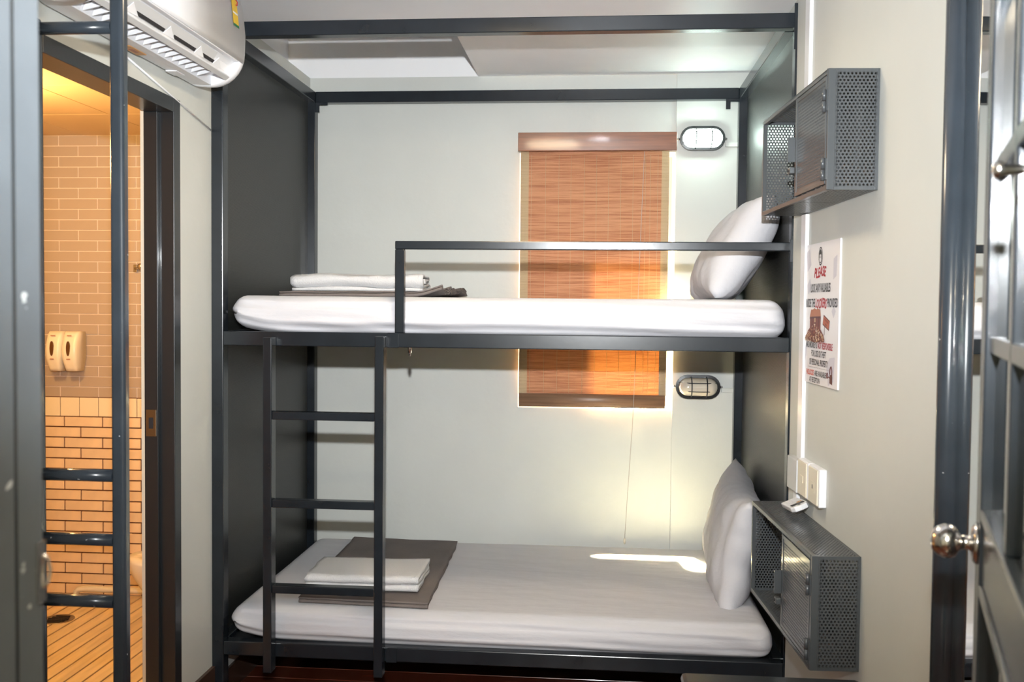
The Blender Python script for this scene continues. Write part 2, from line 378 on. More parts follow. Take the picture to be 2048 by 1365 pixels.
tiles(BZ, .842, 17, .2095, -2.705, -2.795, 'brick_tile', 'tile_low', .0065)

# bathroom door frame
df = thing('door_frame', 'dark slate steel frame of the bathroom doorway with chipped edges', 'door frame', (LX1, DY1, 0))
def P(o, parent):       # parent keeping world coordinates
    o.parent = parent; o.matrix_parent_inverse = parent.matrix_basis.inverted(); return o
P(box('jamb', 'steel_dark', LX0, LX1+.006, DY1-.048, DY1, 0, DZ, None, .002), df)
P(box('jamb', 'steel_dark', LX0, LX1+.006, DY0, DY0+.048, 0, DZ, None, .002), df)
P(box('head', 'steel_dark', LX0, LX1+.006, DY0+.048, DY1-.048, DZ-.045, DZ, None, .002), df)
P(box('door_stop', 'steel_dark', LX0, LX0+.045, DY1-.064, DY1-.048, 0, DZ-.045, None, .0015), df)
st = P(MB().box(LX0+.006, LX0+.040, DY1-.067, DY1-.064, 1.02, 1.105).build('latch_plate', 'brass_dark', None, .001), df)
lk_ = MB().box(LX0+.016, LX0+.030, DY1-.0685, DY1-.0669, 1.045, 1.08).build('latch_hole', 'dark_void'); lk_.parent = st
struct(box('trim_4', 'plastic_cream', LX0-.012, LX0, DY1-.06, DY1+.0, BZ, DZ-.03), 'cream corner bead inside the bathroom doorway')
struct(MB().box(LX1, LX1+.010, 3.36, YW, 0, .10).build('baseboard_left', 'base'))
struct(MB().box(LX1+.010, .60, YW-.030, YW-.018, 0, .10).build('baseboard_back', 'base'))
tag(MB().tube([(LX1+.004, 2.70, 2.150), (LX1+.004, 3.34, 2.045)], .003, 8).build('wall_cable', 'plastic'), 'thin white cable running along the left wall under the air conditioner', 'cable')

# ================================================================== BUNK BED
X0, X1, F, R = -1.353, .647, 3.349, 4.515
ZT = 2.42; ZM = 1.349; ZB = .250
bed = thing('bunk_bed', 'dark slate steel bunk bed with solid side panels and built-in ladder', 'bed', (X0, F, 0))
def part(name, mt, *b, bev=.003): return P(box(name, mt, *b, None, bev), bed)
part('post', 'steel', X0, X0+.042, F, F+.05, 0, ZT)
part('post', 'steel', X0, X0+.042, R-.05, R, 0, ZT)
part('post', 'steel', X1-.015, X1-.003, F, F+.05, 0, ZT)
part('post', 'steel', X1-.042, X1, R-.05, R, 0, ZT)
part('top_rail', 'steel', X0+.042, X1-.015, F, F+.045, ZT-.05, ZT)
part('top_rail', 'steel', X0+.042, X1-.042, R-.045, R, ZT-.05, ZT)
part('side_rail', 'steel', X0, X0+.042, F+.05, R-.05, ZT-.05, ZT)
part('side_rail', 'steel', X1-.042, X1, F+.05, R-.05, ZT-.05, ZT)
for z, nm in ((ZM, 'bed_rail'), (ZB, 'bed_rail')):
    part(nm, 'steel', X0+.042, X1-.015, F+.001, F+.046, z-.05, z)
    part('rear_rail', 'steel', X0+.042, X1-.042, R-.045, R, z-.05, z)
    part('side_rail', 'steel', X0, X0+.042, F+.05, R-.05, z-.05, z)
    part('side_rail', 'steel', X1-.042, X1-.004, F+.05, R-.05, z-.05, z)
    part('bed_base', 'steel_dark', X0+.042, X1-.042, F+.046, R-.045, z-.030, z-.012)
part('side_panel', 'punched', X0+.002, X0+.008, F+.05, R-.05, ZB, ZM-.05, bev=0)
part('side_panel', 'punched', X0+.002, X0+.008, F+.05, R-.05, ZM, ZT-.05, bev=0)
part('side_panel', 'punched', X1-.006, X1-.001, F+.05, R-.05, ZB, ZM-.05, bev=0)
part('side_panel', 'punched', X1-.006, X1-.001, F+.05, R-.05, ZM, ZT-.05, bev=0)
part('guard_rail', 'steel', -.702, X1-.010, F, F+.030, 1.637, 1.666)
part('guard_post', 'steel', -.702, -.670, F+.0005, F+.030, ZM, 1.637)
part('ladder_stile', 'steel', -1.151, -1.120, F-.050, F-.002, .160, 1.330)
part('ladder_stile', 'steel', -.760, -.729, F-.050, F-.002, .160, 1.338)
for z in (1.059, .753, .453): part('ladder_rung', 'steel', -1.120, -.760, F-.046, F-.008, z-.013, z+.015)
for z in (ZM, ZB):
    b_ = part('joint_plate', 'steel', -.725, -.688, F-.005, F+.001, z-.051, z+.001, bev=.001)
    s_ = MB().lathe([(0, -.008), (.004, -.0075), (.0062, -.005), (.0062, 0)], 12, (-.703, F-.004, z-.026), 'y').build('bolt', 'steel_dark'); s_.parent = b_; s_.matrix_parent_inverse = bed.matrix_basis.inverted()
P(MB().lathe([(0, -.03), (.004, -.03), (.004, -.02), (.007, -.02), (.007, 0)], 10, (-.652, F+.02, ZM-.05), 'z').build('bolt', 'chrome'), bed)
part('joint_plate', 'steel', X1-.020, X1-.008, F-.004, F, 1.60, 1.675, bev=.001)
part('joint_plate', 'steel', X1-.020, X1-.008, F-.004, F, 2.30, 2.45, bev=.001)
for x in (X0+.042, X1-.100):
    P(MB().box(x, x+.058, R-.048, R-.045, ZT-.062, ZT-.050).box(x, x+.02, R-.05, R-.045, ZT-.095, ZT-.062).build('corner_bracket', 'steel', None, .001), bed)

# ------------------------------------------------------------------ mattresses
def mdisp(seed, L, W, H, lowleft=0.0):
    def d(x, y, z):
        fr = max(0, (-y)/(W/2)); fr = fr**6                      # front side
        u = x/L
        wr = .0045*math.sin(26*z/H*.9+5*u+2.2*N(x*1.1+seed, z*3, 0))*fr
        wr += .0035*math.sin(120*(z+.10*x)+5*N(x*1.4, seed, z*4))*fr*max(0, N(x*1.7+seed, 5, z*8)+.35)
        wr += .006*N(x*2.2+seed, z*16+x*1.3, y*1.5)*fr
        top = max(0, z/(H/2))**4*(1-fr)
        ridge = .0011*math.sin(55*(y+.25*x)+3*N(x*1.5, y*2, seed))*top*(.4+.6*abs(N(x*1.3+seed, y, 3)))
        dz = ridge+.004*N(x*1.7+seed, y*2.2, 1)*top
        cl = max(0, (-x-L/2+.22)/.22)                            # left corner gathers
        cr2 = max(0, (x-L/2+.22)/.22)
        g = (cl+cr2)*fr
        wr += .007*g*math.sin(60*(z+.35*x)+seed)
        dz += .035*lowleft*cl*cl*(1 if z < 0 else .1)*max(0, -y/(W/2))
        return (.004*N(z*9, x*3, seed)+.012*(N(x*4+seed, y*4, z*6))*g, -wr-.008*fr*math.cos(PI*z/H)*1.0, dz)
    return d
def mattress(x0, x1, y0, y1, z0, z1, label, seed, r=.048, lowleft=1):
    L, W, H = x1-x0, y1-y0, z1-z0
    o = rbox('mattress', 'sheet', (L, W, H), min(r, H/2-.002), None, .016, mdisp(seed, L, W, H, lowleft), ((x0+x1)/2, (y0+y1)/2, (z0+z1)/2))
    return tag(o, label, 'mattress')
mattress(-1.303, .630, F+.036, R-.055, ZM-.010, 1.474, 'upper bunk mattress under a tucked white sheet', 1.3, .055)
mattress(-1.300, .604, F+.020, R-.055, ZB-.010, .366, 'lower bunk mattress under a tucked white sheet', 7.7, .055)

# ------------------------------------------------------------------ pillows
def pillow(label, loc, rot, L, Wd, T, seed):
    def d(x, y, z):
        return (0, 0, 0)
    bm = bmesh.new(); n = 44; k = 30; grid = {}
    for sgn in (1, -1):
        for i in range(n+1):
            for j in range(k+1):
                u = -1+2*i/n; v = -1+2*j/k
                edge = (1-abs(u)**2.6)*(1-abs(v)**2.6); h = T/2*max(0, edge)**.42
                # concave outline with pointed corners
                px = u*L/2*(1-.055*(1-v*v)**1.0+.0); py = v*Wd/2*(1-.075*(1-u*u))
                wrk = .012*N(px*9+seed, py*9, sgn)*edge**.3 + .010*N(px*22+seed, py*5, sgn*2)*(1-edge)**.5 + .006*math.sin(34*(px*.6+py)+4*N(px*4, py*4, seed))*(1-edge)*(edge**.25)
                z = sgn*h+(wrk if edge > 0 else 0)
                key = (i, j, sgn) if 0 < i < n and 0 < j < k else (i, j, 0)
                if key not in grid: grid[key] = bm.verts.new((px+.006*N(py*14, seed, 1), py+.006*N(px*14, seed, 5), z if key[2] else .006*N(px*10, py*10, seed)))
        for i in range(n):
            for j in range(k):
                q = [grid.get((a, b, sgn)) or grid[(a, b, 0)] for a, b in ((i, j), (i+1, j), (i+1, j+1), (i, j+1))]
                try: bm.faces.new(q).smooth = True
                except ValueError: pass
    bmesh.ops.recalc_face_normals(bm, faces=bm.faces)
    me = bpy.data.meshes.new('pillow'); bm.to_mesh(me); bm.free(); me.materials.append(M['pillowcase'])
    o = bpy.data.objects.new('pillow', me); COL.objects.link(o); o.location = loc; o.matrix_world = Matrix.Translation(loc) @ rot
    return tag(o, label, 'pillow')
def frame(lean, tw=0, tilt=0):
    # local x -> world y (length), local y -> up, leaning to +x by lean; local z -> thickness (-x)
    y = Vector((math.sin(lean), 0, math.cos(lean))); x = Vector((0, 1, 0)); z = x.cross(y)
    Rm = Matrix((x, y, z)).transposed().to_4x4()
    return Matrix.Rotation(tw, 4, 'Z') @ Matrix.Rotation(tilt, 4, 'X') @ Rm
pillow('plump white pillow leaning on the right panel of the upper bunk', (.508, 3.88, 1.652), frame(.52, 0, -.03), .72, .42, .21, 2.0)
pillow('plump white pillow leaning on the right panel of the lower bunk', (.530, 3.90, .565), frame(.17, -.06, .06), .74, .44, .19, 9.0)

# ------------------------------------------------------------------ folded cloth
def folded(name, mt, label, cat, path, th, length, origin, rz, seed, amp=.004, seg=26, skew=0, lift=0):
    """strip of cloth folded along path (list of (a, z)), extruded along local x; a = local y"""
    pts = []
    for i in range(len(path)-1):
        a, b = Vector(path[i]), Vector(path[i+1]); k = max(1, int((b-a).length/.012))
        pts += [a+(b-a)*t/k for t in range(k)]
    pts.append(Vector(path[-1])); A = []; B = []
    for i, p in enumerate(pts):
        t = (pts[min(i+1, len(pts)-1)]-pts[max(0, i-1)]).normalized(); n = Vector((-t.y, t.x)); A.append(p+n*th/2); B.append(p-n*th/2)
    loop = A+B[::-1]; nl = len(loop); vs = []
    for s in range(seg+1):
        x = -length/2+length*s/seg
        for i, q in enumerate(loop):
            e = 1 if s in (0, seg) else 0
            dz = amp*N(x*7+seed, q[0]*7, q[1]*30)*(1 if q[1] > .006 else .2)
            vs.append((x+amp*1.5*N(q[0]*12, q[1]*60, seed+s*.02)+skew*q[0], q[0]+amp*N(x*6, seed, q[1]*20), max(.0005, q[1]+dz)+(lift*max(0, (x/length*2-.62)/.38)**1.5*(.4+.9*abs(N(q[0]*9+seed, 2, 0))*2)+lift*.5*max(0, (x/length*2-.2))*max(0, N(x*9, q[0]*4, seed)) if lift else 0)))
    fs = [(s*nl+i, s*nl+(i+1) % nl, (s+1)*nl+(i+1) % nl, (s+1)*nl+i) for s in range(seg) for i in range(nl)]
    na = len(A)
    caps = []
    for base in (0, seg*nl):
        for i in range(na-1): caps.append((base+i, base+i+1, base+nl-2-i, base+nl-1-i))
    mb = MB().add(vs, fs, True).add(vs, caps, True); o = mb.build(name, mt); o.location = origin; o.rotation_euler = (0, 0, rz)
    return tag(o, label, cat)
def fold_path(width, layers, th, gap=.0015):
    """flat zigzag fold, first fold on the front (-a) side"""
    p = []; z = th/2; step = th+gap; side = 1
    for k in range(layers):
        a0, a1 = (width/2, -width/2) if side > 0 else (-width/2, width/2); i0 = step/2
        p += [(a0*(1-i0/width*2 if k else 1), z), (a1*(1-i0/width*2), z)]
        if k < layers-1:
            sgn = -1 if side > 0 else 1
            p += [(a1*(1-i0/width*2)+sgn*step*.35, z+step*.2), (a1*(1-i0/width*2)+sgn*step*.5, z+step*.5), (a1*(1-i0/width*2)+sgn*step*.35, z+step*.8)]
        z += step; side *= -1
    return p
folded('blanket', 'blanket', 'folded grey-brown blanket lying flat on the lower bunk', 'blanket', fold_path(.93, 3, .0055), .0055, .475, (-.845, 3.895, .3685), -.045, 4, .003, skew=-.075)
folded('towel', 'towel', 'folded white towel on the grey blanket of the lower bunk', 'towel', fold_path(.27, 4, .0135, .001), .0135, .42, (-.860, 3.665, .3915), .025, 11, .005)
folded('blanket', 'blanket', 'folded grey-brown blanket under the towel on the upper bunk', 'blanket', fold_path(.80, 3, .0055), .0055, .60, (-.875, 3.93, 1.474), .02, 6, .006, lift=.022)
folded('towel', 'towel', 'rolled white towel on the upper bunk behind the guard rail', 'towel',
       [(-.10, .010), (.08, .010), (.112, .020), (.118, .038), (.105, .056), (.05, .062), (-.07, .060), (-.100, .052), (-.104, .036), (-.085, .024), (.05, .025), (.075, .034), (.06, .043), (-.06, .041)], .0135, .50, (-.925, 3.80, 1.4945), .05, 21, .009)

# ================================================================== WINDOW AND BLIND
wf = MB(); y0, y1 = YW+.15, YW+.19
for b_ in ((WX0+e, WX0+.03, WZ0+e, WZ1-e), (WX1-.022, WX1-e, WZ0+e, WZ1-e), (WX0+.03, WX1-.022, WZ0+e, WZ0+.03), (WX0+.03, WX1-.022, WZ1-.03, WZ1-e), (-.115, -.09, WZ0+.03, WZ1-.03)):
    wf.box(b_[0], b_[1], y0, y1, b_[2], b_[3])
wo = struct(wf.build('window_1', 'outside'), 'window behind the reed blind')
box('pane', 'frost', WX0+.03, -.115, y0+.015, y0+.019, WZ0+.03, WZ1-.03, wo)
box('pane', 'glass', -.09, WX1-.022, y0+.015, y0+.019, WZ0+.03, WZ1-.03, wo)
bl = thing('roller_blind', 'orange-brown woven reed blind covering the window, with wooden valance', 'blind', (0, YW, WZ1))
def bp_(o): return P(o, bl)
BY0, BY1 = YW-.029, YW-.027
bp_(MB().add([(-.327+.599*i/6, YW-.028, z) for z in (1.040, 2.20) for i in range(7)], [(i, i+1, i+8, i+7) for i in range(6)]).build('reed_cloth', 'reed'))
bp_(box('border_tape', 'reed_band', -.364, -.327, BY0-.001, BY1, 1.040, 2.20)); bp_(box('border_tape', 'reed_band', .272, .305, BY0-.001, BY1, 1.040, 2.20))
for x in (-.315, -.25, -.19, -.135, -.075, -.02, .035, .09, .145, .20, .222, .255):
    bp_(MB().tube([(x, BY0-.001, 1.05), (x, BY0-.001, 2.13)], .0008, 6).build('warp_thread', 'reed_band'))
pr = [(YW-.042, 1.0), (YW-.032, .985), (YW-.018, .989), (YW-.012, 1.010), (YW-.014, 1.035), (YW-.022, 1.048), (YW-.036, 1.044), (YW-.044, 1.025)]
bp_(MB().prism(pr, 'x', -.362, .302, True).build('bottom_rail', 'rail_wood'))
va = bp_(MB().box(-.372, .333, YW-.095, YW-.078, 2.140, 2.222).build('valance', 'valance', None, .002))
for z, r_ in ((2.222, .0115), (2.138, .0125)):
    mo = MB().tube([(-.378, YW-.096, z), (.339, YW-.096, z)], r_, 14).build('moulding', 'valance_edge'); mo.parent = va; mo.matrix_parent_inverse = bl.matrix_basis.inverted()
for x in (-.372, .326):
    mo = MB().box(x, x+.007, YW-.078, YW-.0185, 2.140, 2.222).build('valance_return', 'valance'); mo.parent = va; mo.matrix_parent_inverse = bl.matrix_basis.inverted()
bp_(MB().tube([(.192, YW-.070, 2.14), (.180, YW-.062, 1.75), (.168, YW-.056, 1.30), (.158, YW-.050, .95), (.140, YW-.045, .62), (.128, YW-.044, .385)], .0013, 6).build('pull_cord', 'cord'))
bp_(MB().lathe([(0, .392), (.004, .390), (.006, .378), (.003, .366), (0, .366)], 10, (.128, YW-.044, 0)).build('cord_pull', 'plastic_cream'))

# ------------------------------------------------------------------ bulkhead lamps
def stadium(w, h, n=10):
    r = h/2; c = w/2-r
    return [(c+r*math.cos(a), r*math.sin(a)) for a in [(-PI/2+PI*i/n) for i in range(n+1)]]+[(-c+r*math.cos(a), r*math.sin(a)) for a in [(PI/2+PI*i/n) for i in range(n+1)]]
def dome(w, h, depth, rows=7):
    mb = MB(); vs = []; n = None
    for k in range(rows+1):
        t = k/rows*PI/2; s_ = math.cos(t)*.985+.015; o_ = stadium(w-h+h*s_, h*s_) if k < rows else stadium(w-h+h*.02, h*.02)
        n = len(o_); vs += [(x, -depth*math.sin(t)**.8, z) for x, z in o_]
    fs = [(k*n+i, k*n+(i+1) % n, (k+1)*n+(i+1) % n, (k+1)*n+i) for k in range(rows) for i in range(n)]+[tuple(range(rows*n, rows*n+n))]
    return mb.add(vs, fs, True)
def bulkhead(label, x, z, lens):
    w_, h_ = .200, .108
    t = thing('bulkhead_lamp', label, 'wall lamp', (x, YW-.018, z), 0)
    MB().prism(stadium(w_-.012, h_-.012), 'y', 0, -.022).build('base', 'black', t, .002)
    ring = MB(); so, si = stadium(w_, h_), stadium(w_-.024, h_-.024); n = len(so)
    for a, b in ((so, si),):
        vs = [(q[0], -.020, q[1]) for q in a]+[(q[0], -.034, q[1]) for q in a]+[(q[0], -.036, q[1]) for q in b]+[(q[0], -.020, q[1]) for q in b]
        ring.add(vs, [(j*n+i, j*n+(i+1) % n, ((j+1) % 4)*n+(i+1) % n, ((j+1) % 4)*n+i) for j in range(4) for i in range(n)])
    ring.build('bezel', 'black', t)
    l = dome(w_-.026, h_-.026, .056).build('lens', lens, t); l.location.y = -.026
    def arc(p0, p1, bulge, n=10):
        return [(p0[0]+(p1[0]-p0[0])*i/n, -.034-bulge*math.sin(PI*i/n)**.5, p0[1]+(p1[1]-p0[1])*i/n) for i in range(n+1)]
    for sx in (-.032, .036): MB().tube(arc((sx, -h_/2+.008), (sx, h_/2-.008), .054), .0026, 8).build('guard_bar', 'black', t)
    for sz in (-.018, .020): MB().tube(arc((-w_/2+.014, sz), (w_/2-.014, sz), .052, 16), .0020, 8).build('guard_bar', 'black', t)
    for sx in (-1, 1): MB().lathe([(0, -.014), (.005, -.012), (.007, -.004), (.007, 0)], 10, (sx*(w_/2+.005), -.004, 0), 'y').build('fixing_screw', 'chrome', t)
    return t
bulkhead('lit white oval caged wall lamp in the upper bunk', .449, 2.200, 'lens_on')
bulkhead('unlit oval black caged wall lamp in the lower bunk', .447, 1.088, 'lens_off')
for z, lb in ((2.185, 'white cable duct right of the lit upper lamp'), (1.083, 'white cable duct right of the unlit lower lamp')):
    tag(box('cable_duct', 'wall', .553, .605, YW-.030, YW-.018, z-.02, z, None, .001), lb, 'cable duct')

# ================================================================== LOCKERS
def perf(name, a, b, fn, parent, pitch=.0096, hole=.0033, th=.0012, margin=.004):
    """sheet a x b (local u, v) punched with staggered hexagon-edged round holes; fn maps (u, v) to 3D"""
    dx = pitch; dy = pitch*math.sqrt(3)/2; nx = int((a-2*margin)/dx); ny = int((b-2*margin-dy/3)/dy)
    ox = (a-(nx-.5)*dx)/2-dx*.25+dx*.25; oy = (b-(ny-1)*dy)/2
    vs = []; fs = []; key = {}
    def V(u, v):
        u = min(max(u, 0), a); v = min(max(v, 0), b); k = (round(u, 5), round(v, 5))
        if k not in key: key[k] = len(vs); vs.append(fn(*k))
        return key[k]
    R_ = pitch/math.sqrt(3)
    for j in range(ny):
        for i in range(nx):
            cx = ox+i*dx+(dx/2 if j % 2 else 0)-dx*.25; cy = oy+j*dy
            out = [V(cx+R_*math.cos(PI/6+k*PI/3), cy+R_*math.sin(PI/6+k*PI/3)) for k in range(6)]
            inn = [V(cx+hole*math.cos(PI/6+k*PI/3), cy+hole*math.sin(PI/6+k*PI/3)) for k in range(6)]
            for k in range(6): fs.append((out[k], out[(k+1) % 6], inn[(k+1) % 6], inn[k]))
    # plain margin
    x0_, x1_ = ox-dx*.75, ox+(nx-.25)*dx; y0_, y1_ = oy-R_*.5, oy+(ny-1)*dy+R_*.5
    def q(u0, u1, v0, v1):
        if u1-u0 > 1e-4 and v1-v0 > 1e-4:
            n0 = len(vs); vs.extend([fn(u0, v0), fn(u1, v0), fn(u1, v1), fn(u0, v1)]); fs.append((n0, n0+1, n0+2, n0+3))
    q(0, a, 0, y0_); q(0, a, y1_, b); q(0, max(0, x0_)+dx*.3, y0_, y1_); q(min(a, x1_)-dx*.3, a, y0_, y1_)
    me = bpy.data.meshes.new(name); me.from_pydata(vs, [], fs); me.materials.append(M['locker'])
    o = bpy.data.objects.new(name, me); COL.objects.link(o); o.parent = parent
    s_ = o.modifiers.new('sheet', 'SOLIDIFY'); s_.thickness = th; s_.offset = 0
    return o
def make_locker(label, loc):
    Lk, Dk, Hk = .722, .126, .300; dd = .310       # door width along the wall, near end
    t = thing('locker', label, 'locker', loc, RW, 'perforated steel lockers on the right wall')
    fr = MB(); q = .012
    fr.box(-Dk, -Dk+.018, 0, q, 0, Hk); fr.box(-Dk, -Dk+q, Lk-q, Lk, 0, Hk)
    fr.box(-Dk, -Dk+q, q, Lk-q, 0, q); fr.box(-Dk, -Dk+q, q, Lk-q, Hk-q, Hk); fr.box(-Dk, -Dk+q, dd, dd+.006, q, Hk-q)
    fr.box(-.008, 0, 0, Lk, Hk-.008, Hk); fr.box(-.008, 0, 0, Lk, 0, .008)
    fr.build('locker_frame', 'locker', t, .001)
    perf('back_panel', Lk, Hk, lambda u, v: (-.003, u, v), t)
    perf('top_panel', Dk-.012, Lk, lambda u, v: (-Dk+.012+u, v, Hk-.001), t)
    perf('bottom_panel', Dk-.012, Lk, lambda u, v: (-Dk+.012+u, v, .001), t)
    perf('side_panel', Dk-.018, Hk, lambda u, v: (-Dk+.018+u, .001, v), t)
    perf('side_panel', Dk-.012, Hk, lambda u, v: (-Dk+.012+u, Lk-.001, v), t)
    perf('divider', Dk-.012, Hk, lambda u, v: (-Dk+.012+u, dd+.003, v), t)
    d0, d1, z0, z1 = .016, dd-.002, .016, Hk-.016
    dr = MB(); g = .010; xa, xb = -Dk-.001, -Dk+.004
    dr.box(xa, xb, d0, d0+g, z0, z1); dr.box(xa, xb, d1-g, d1, z0, z1); dr.box(xa, xb, d0+g, d1-g, z0, z0+g); dr.box(xa, xb, d0+g, d1-g, z1-g, z1)
    door = dr.build('door', 'locker', t, .0008)
    perf('door_sheet', d1-d0-2*g, z1-z0-2*g, lambda u, v: (-Dk+.0015, d0+g+u, z0+g+v), door)
    hb = MB().box(-Dk-.022, -Dk-.001, dd-.004, dd+.002, .112, .180).build('handle', 'locker', door, .0008)
    lt = MB().box(-Dk-.016, -Dk-.002, dd-.006, dd+.020, .080, .098)
    lt.build('hasp', 'locker', door, .002)
    MB().lathe([(.0, 0), (.004, 0), (.004, .002), (0, .002)], 10, (-Dk-.018, dd+.012, .089), 'x').build('hasp_hole', 'dark_void', door)
    for z in (.222, .052):
        MB().tube([(-Dk-.006, .016, z-.028), (-Dk-.006, .016, z-.001)], .0055, 10).tube([(-Dk-.006, .016, z+.001), (-Dk-.006, .016, z+.028)], .0055, 10).box(-Dk-.003, -Dk, .004, .028, z-.026, z+.026).build('hinge', 'locker', door)
    return t
lk1 = make_locker('perforated charcoal steel locker high on the right wall above the poster', (xw(2.532)-.001, 2.532, 1.744))
lk2 = copy_tree(lk1); lk2.location = (xw(2.592)-.001, 2.592, .508)
lk2['label'] = 'perforated charcoal steel locker low on the wall with a remote control on top'
# ------------------------------------------------------------------ things on the right wall (local: -x out of the wall, y along it)
def onwall(name, label, cat, y, z, group=None): return thing(name, label, cat, (xw(y), y, z), RW, group)
for z0_, z1_, lb in ((.97, 1.742, 'long white cable duct on the wall beside the bunk post, between the two lockers'), (2.046, 2.494, 'white cable duct rising from the upper locker to the ceiling')):
    cd = tag(MB().box(-.012, 0, 0, .050, z0_, z1_).build('cable_duct', 'plastic', None, .0015), lb, 'cable duct'); cd.location = (xw(3.155), 3.155, 0); cd.rotation_euler.z = RW
cd2 = tag(MB().box(-.012, 0, 0, .040, .811, .865).build('cable_duct', 'plastic', None, .0015), 'short white cable duct between junction box and lower locker', 'cable duct'); cd2.location = (xw(3.20), 3.20, 0); cd2.rotation_euler.z = RW
jbx = onwall('junction_box', 'blank white junction box between cable duct and switches', 'electrical box', 3.158, .865)
MB().box(-.024, 0, 0, .115, 0, .104).build('box_body', 'plastic_grey', jbx, .002)
for i, (y, lb) in enumerate(((3.030, 'white light switch beside the junction box'), (2.910, 'white socket plate with key slot, farthest from the bunk'))):
    sw = onwall('wall_switch' if i == 0 else 'wall_socket', lb, 'switch' if i == 0 else 'socket', y, .868)
    MB().box(-.022, 0, 0, .112, 0, .112).build('back_box', 'plastic', sw, .003)
    MB().box(-.026, -.022, .010, .104, .004, .108).build('face_plate', 'plastic_cream', sw, .0015)
    if i == 0:
        MB().box(-.028, -.026, .040, .070, .044, .066).build('rocker', 'plastic_cream', sw, .001)
    else:
        MB().box(-.027, -.026, .036, .072, .036, .070).build('insert', 'plastic_cream', sw, .001)
        MB().box(-.0275, -.027, .052, .058, .048, .060).build('slot', 'black', sw)

# ------------------------------------------------------------------ remote control
rc = thing('remote_control', 'small white remote control lying on top of the lower locker', 'remote control', (.618, 3.110, .829))
rc.rotation_euler = (.10, .40, PI+RW+.04)
MB().prism([(-.026, -.076), (.026, -.076), (.028, .050), (.020, .068), (0, .074), (-.020, .068), (-.028, .050)][::-1], 'z', 0, .016).build('body', 'plastic', rc, .003)
MB().box(-.021, .021, .022, .046, .0158, .0168).build('display', 'screen', rc)
MB().box(-.020, -.004, .006, .015, .0158, .0166).build('power_button', 'label_orange', rc)
kb = MB()
for j in range(4):
    for i in range(3): kb.box(-.019+i*.0145, -.010+i*.0145, -.064+j*.016, -.0615+j*.016, .0158, .0166)
kb.build('button_marks', 'plastic_grey', rc)
MB().box(-.004, .004, .054, .059, .0158, .0168).build('emitter_mark', 'black', rc)

# ------------------------------------------------------------------ poster
PO = onwall('poster', 'white notice board poster about lockers with a treasure chest picture', 'poster', 2.815, 1.220)
PW, PH = .358, .424
MB().box(-.005, 0, 0, PW, 0, PH).build('board', 'poster', PO, .0005)
# poster plane: u to the right as read (towards the camera = -y), v up.  local point = (-.0055, PW-u, v)
def PP(u, v, k=0): return (-.0054-k*.0002, PW-u, v)
def poly(name, mt, pts, k=0, parent=PO): return MB().add([PP(u, v, k) for u, v in pts], [tuple(range(len(pts)))]).build(name, mt, parent)
def text(s, mt, u, v, h, width, shear=0, bold=.0, k=2, jit=0, slope=0):
    c = bpy.data.curves.new('lettering', 'FONT'); c.body = s; c.size = 1; c.align_x = 'CENTER'; c.shear = shear; c.offset = bold; c.resolution_u = 3
    o = bpy.data.objects.new('tmp', c); COL.objects.link(o); bpy.context.view_layer.update()
    me = bpy.data.meshes.new_from_object(o.evaluated_get(bpy.context.evaluated_depsgraph_get())); bpy.data.objects.remove(o)
    xs = [q.co.x for q in me.vertices]; sx = width/(max(xs)-min(xs)); cx = (max(xs)+min(xs))/2; sy = h/.73
    rr = random.Random(len(s))
    for q in me.vertices:
        uu = (q.co.x-cx)*sx; q.co = PP(u+uu, v+q.co.y*sy+slope*uu+(jit*math.sin(q.co.x*2.1) if jit else 0), k)
    me.materials.clear(); me.materials.append(M[mt]); ob = bpy.data.objects.new('lettering', me); COL.objects.link(ob); ob.parent = PO; return ob
C_ = PW*.47
text('PLEASE', 'ink_red', C_, .322, .030, .125, .25, .03, jit=.0025)
text('LOCK ANY VALUABLES', 'ink_black', C_+.005, .277, .026, .205, 0, .022)
text('INSIDE THE', 'ink_black', .070, .232, .026, .100, 0, .022)
text('LOCKERS', 'ink_red', .183, .230, .028, .118, .25, .03, jit=.002)
text('PROVIDED', 'ink_black', .298, .232, .026, .100, 0, .022)
text('MAD MONKEY IS', 'ink_black', .092, .108, .020, .118, 0, .022)
text('NOT RESPONSIBLE', 'ink_red', .233, .108, .020, .150, 0, .022)
text('FOR LOSS OR THEFT', 'ink_black', C_, .083, .019, .155, 0, .022)
text('OF PERSONAL PROPERTY', 'ink_black', C_, .057, .019, .195, 0, .022)
text('PADLOCKS', 'ink_orange', .080, .025, .017, .082, .1, .03)
text('ARE AVAILABLE', 'ink_black', .190, .025, .017, .120, 0, .022)
text('AT RECEPTION', 'ink_black', .130, .004, .016, .112, 0, .022)
dt = MB()
for i in range(22):
    u = .06+i*.010; dt.add([PP(u+.0016*math.cos(a), .0495+.0016*math.sin(a), 1) for a in (0, PI/3, 2*PI/3, PI, 4*PI/3, 5*PI/3)], [tuple(range(6))])
dt.build('dotted_line', 'ink_black', PO)
# round emblem with an animal face
def disc(u, v, ru, rv_, n=18): return [(u+ru*math.cos(2*PI*i/n), v+rv_*math.sin(2*PI*i/n)) for i in range(n)]
em = poly('emblem', 'ink_black', disc(C_, .383, .021, .028))
poly('emblem_ring', 'poster', disc(C_, .383, .0175, .0235), 1, PO)
poly('emblem_field', 'ink_black', disc(C_, .383, .0155, .021), 2, PO)
poly('emblem_face', 'poster', [(C_-.010, .372), (C_-.006, .366), (C_+.006, .366), (C_+.010, .372), (C_+.009, .386), (C_+.004, .390), (C_, .386), (C_-.004, .390), (C_-.009, .386)], 3, PO)
poly('emblem_eyes', 'ink_black', disc(C_-.004, .380, .0018, .0022, 8), 4, PO); poly('emblem_eyes', 'ink_black', disc(C_+.004, .380, .0018, .0022, 8), 4, PO)
